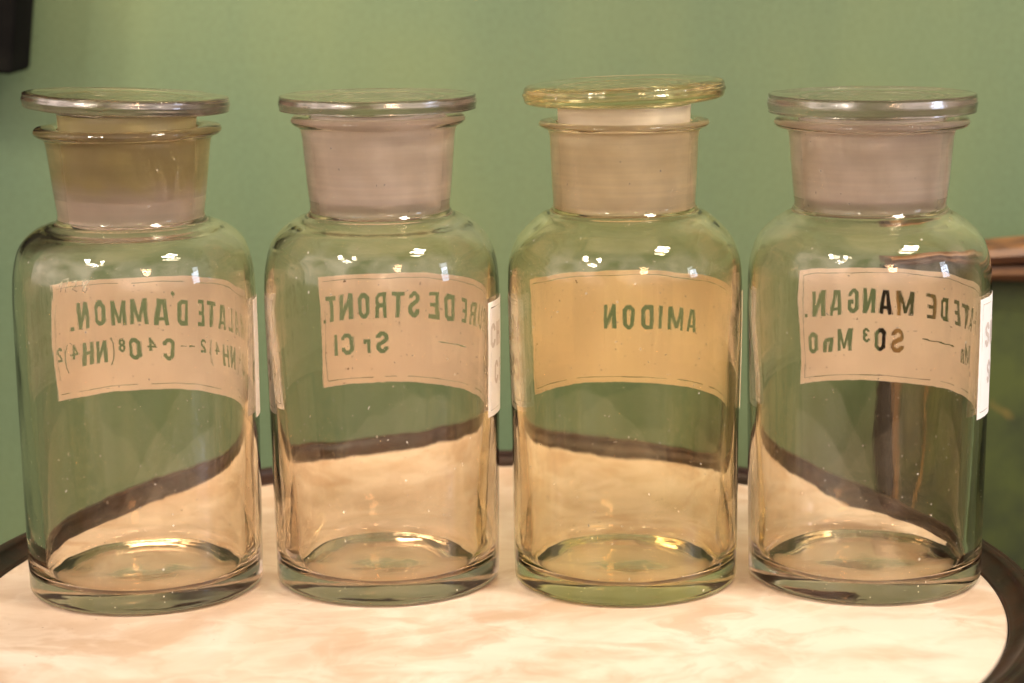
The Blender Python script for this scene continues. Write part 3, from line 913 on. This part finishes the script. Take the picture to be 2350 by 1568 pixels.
j = make_jar((-0.1954, 1.1165),
    [(0.0612, 0.0085), (0.0616, 0.03), (0.0621, 0.0847), (0.0624, 0.13), (0.0623, 0.1570), (0.0610, 0.1710), (0.0572, 0.1825), (0.0500, 0.1895), (0.0430, 0.1925)],
    (0.0374, 0.1945, 0.0420, 0.2350), (0.0478, 0.2400, 0.0027), (0.0355, 0.0325, 0.250, 0.2075), (0.0525, 0.2546, 0.0080, 0.0020, R(2.8), R(-0.5)),
    CLEAR, GREY_A, 11.0, (0.88, 0.79, 0.71),
    dict(az=(-59.5, 97.5), z=(0.0905, 0.1525), col=LCOL,
         items=row("OXALATED", (82, 73, 63.6, 54, 44.4, 35.5, 27.2, 14.6), Z1, CAP1) + row("AMMON.", (3.0, -7.6, -18.6, -29.2, -39.2, -45.9), Z1, CAP1)
             + [("'", 9.4, Z1, CAP1)]
             + row("C", (88,), Z2, CAP2) + row("2", (80.5,), ZS, CAPS) + row("O", (74,), Z2, CAP2) + row("4", (67.2,), ZS, CAPS) + row("(NH", (62.0, 55.6, 47.2), Z2, CAP2) + row("4", (39.6,), ZS, CAPS)
             + row(")", (34.6,), Z2, CAP2) + row("2", (29.4,), ZS, CAPS)
             + row("C", (5.8,), Z2, CAP2) + row("4", (-2.5,), ZS, CAPS) + row("O", (-10.6,), Z2, CAP2) + row("8", (-18.0,), ZS, CAPS) + row("(NH", (-23.4, -29.4, -37.3), Z2, CAP2)
             + row("4", (-44.8,), ZS, CAPS) + row(")", (-49.5,), Z2, CAP2) + row("2", (-54.2,), ZS, CAPS),
         dashes=[((12.8, 15.0, 17.2), (0.1147, 0.1149, 0.1148), 0.0010), ((18.9, 21.0, 23.0), (0.1148, 0.1150, 0.1147), 0.0015)]),
    seed=1, gfac=0.40, low=0.62, gwhite=(0.70, 0.62, 0.28))
tag(j, 'leftmost clear jar with raised tilted disc stopper, mirrored label ending D\'AMMON.', 'jar', GRP)

# faint wax-pencil number on the shoulder of the leftmost jar
def pencil(parent, strokes, rad, az0, zc, h):
    bm = bmesh.new()
    for st in strokes:
        q = stroke(st, 0.075)
        for quad in q:
            vs_ = []
            for dr in (0.00015, 0.00028):
                for p in quad:
                    a = math.radians(az0) + p[0] * h / rad(zc)
                    z = zc + (p[1] - 0.5) * h
                    r_ = rad(z) + dr
                    vs_.append(bm.verts.new((r_ * math.sin(a), -r_ * math.cos(a), z)))
            bm.faces.new(vs_[0:4][::-1]); bm.faces.new(vs_[4:8])
            for k in range(4):
                k2 = (k + 1) % 4
                bm.faces.new((vs_[k], vs_[k2], vs_[4 + k2], vs_[4 + k]))
    bmesh.ops.recalc_face_normals(bm, faces=bm.faces)
    m, nt, out = mat('wax_pencil')
    d = N(nt, 'ShaderNodeBsdfDiffuse', Color=(0.55, 0.50, 0.36, 1))
    t = N(nt, 'ShaderNodeBsdfTransparent')
    mx = N(nt, 'ShaderNodeMixShader')
    tc = nt.nodes.new('ShaderNodeTexCoord'); nz = N(nt, 'ShaderNodeTexNoise', Scale=900.0, Detail=2.0)
    nt.links.new(tc.outputs['Object'], nz.inputs['Vector'])
    rr = ramp(nt, [(0.40, (0.15, 0.15, 0.15)), (0.62, (0.75, 0.75, 0.75))], nz.outputs[0])
    nt.links.new(rr.outputs[0], mx.inputs[0]); nt.links.new(t.outputs[0], mx.inputs[1]); nt.links.new(d.outputs[0], mx.inputs[2])
    nt.links.new(mx.outputs[0], out.inputs['Surface'])
    return link('pencil_mark', bm, m, parent, smooth=False)
RJ1 = [(0.0623, 0.1570), (0.0610, 0.1710), (0.0572, 0.1825)]
pencil(j, [[(0.0, 0.35), (0.25, 0.75), (0.1, 0.0)], [(0.30, 0.85), (0.75, 0.95), (0.55, 0.45), (0.5, 0.0)],
           [(1.0, 0.7), (1.35, 0.85), (1.3, 0.5), (1.05, 0.25), (1.4, 0.1)],
           [(2.15, 0.95), (1.8, 0.75), (1.9, 0.5), (2.15, 0.3), (2.0, 0.05), (1.8, 0.2), (2.0, 0.55), (2.3, 0.85), (2.15, 0.95)]],
       lambda z: interp(RJ1, z), -26.5, 0.1690, 0.0072)

j = make_jar((-0.0676, 1.1246),
    [(0.0592, 0.0085), (0.0595, 0.03), (0.0604, 0.0836), (0.0612, 0.13), (0.0614, 0.1540), (0.0602, 0.1690), (0.0565, 0.1810), (0.0500, 0.1885), (0.0420, 0.1935)],
    (0.0362, 0.1960, 0.0398, 0.2385), (0.0450, 0.2434, 0.0026), (0.0345, 0.0318, 0.248, 0.2030), (0.0509, 0.2523, 0.0074, 0.0009, R(0.2), R(0)),
    CLEAR, GREY_A, 11.0, (0.96, 0.89, 0.82),
    dict(az=(-40.0, 115.4), z=(0.0908, 0.1510), col=LCOL,
         items=row("CHLORUREDESTRONT.", (109.8, 101.2, 92.6, 84.4, 76.0, 67.2, 58.2, 48.3, 35.8, 26.2, 14.4, 5.1, -4.5, -13.9, -23.6, -32.3, -37.6), Z1, CAP1)
             + row("Cl", (104.4, 97.5), Z2, CAP2) + row("Sr", (89, 81), Z2, CAP2)
             + row("SrCl", (-4.2, -12.8, -23.4, -30.3), Z2, CAP2),
         dashes=[((27.9, 35.6, 41.4, 51.9), (0.1147, 0.1146, 0.1148, 0.1146), 0.0009)]),
    seed=2, gfac=0.82, low=0.45, th_b=0.0112)
tag(j, 'clear jar second from the left, mirrored label ending DE STRONT. over Sr Cl', 'jar', GRP)

j = make_jar((0.0588, 1.1180),
    [(0.0588, 0.0085), (0.0592, 0.03), (0.0596, 0.0827), (0.0606, 0.13), (0.0608, 0.1540), (0.0598, 0.1700), (0.0554, 0.1815), (0.0500, 0.1880), (0.0430, 0.1940)],
    (0.0366, 0.1970, 0.0384, 0.2355), (0.0439, 0.2406, 0.0020), (0.0342, 0.0322, 0.250, 0.1995), (0.0520, 0.2567, 0.0098, 0.0040, R(-1.8), R(0.2)),
    (0.985, 0.960, 0.895), GREEN_A, 9.0, (0.95, 0.86, 0.68),
    dict(az=(-62.0, 98.0), z=(0.0915, 0.1530), col=(0.90, 0.84, 0.74),
         items=row("AMIDON", (42.2, 31.2, 22.3, 15.3, 5.7, -4.1), 0.1277, 0.0122)),
    seed=3, gfac=0.80, low=0.70)
tag(j, 'yellow-green glass jar with the highest, thick rounded stopper, mirrored label AMIDON', 'jar', GRP)

j = make_jar((0.1857, 1.1180),
    [(0.0612, 0.0085), (0.0615, 0.03), (0.0621, 0.0815), (0.0627, 0.13), (0.0627, 0.1520), (0.0616, 0.1690), (0.0570, 0.1815), (0.0500, 0.1885), (0.0440, 0.1925)],
    (0.0388, 0.1955, 0.0423, 0.2350), (0.0498, 0.2396, 0.0026), (0.0368, 0.0342, 0.246, 0.2015), (0.0531, 0.2494, 0.0094, 0.0010, R(0.0), R(0)),
    CLEAR, GREY_A, 11.0, (0.94, 0.87, 0.80),
    dict(az=(-30.2, 127.0), z=(0.0905, 0.1525), col=(0.93, 0.90, 0.90),
         items=row("SULFATEDEMANGAN.", (117, 108, 99, 90, 81, 72.5, 64, 52.5, 43.1, 29.7, 19.3, 10.2, 1.2, -8.9, -18.0, -25.3), Z1, CAP1)
             + row("SO", (112, 104), Z2, CAP2) + row("4", (96.5,), ZS, CAPS) + row("Mn", (80, 71.5), Z2, CAP2)
             + row("SO", (26.2, 17.0), Z2, CAP2) + row("3", (9.0,), ZS, CAPS) + row("MnO", (-2.8, -12.3, -21.0), Z2, CAP2),
         dashes=[((38.7, 43.5, 48.0, 53.1, 57.5, 61.3), (0.1154, 0.1146, 0.1151, 0.1147, 0.1150, 0.1146), 0.0011)]),
    seed=4, gfac=0.74, low=0.35)
tag(j, 'rightmost clear jar with low thick disc stopper, mirrored label ending MANGAN. over MnO', 'jar', GRP)
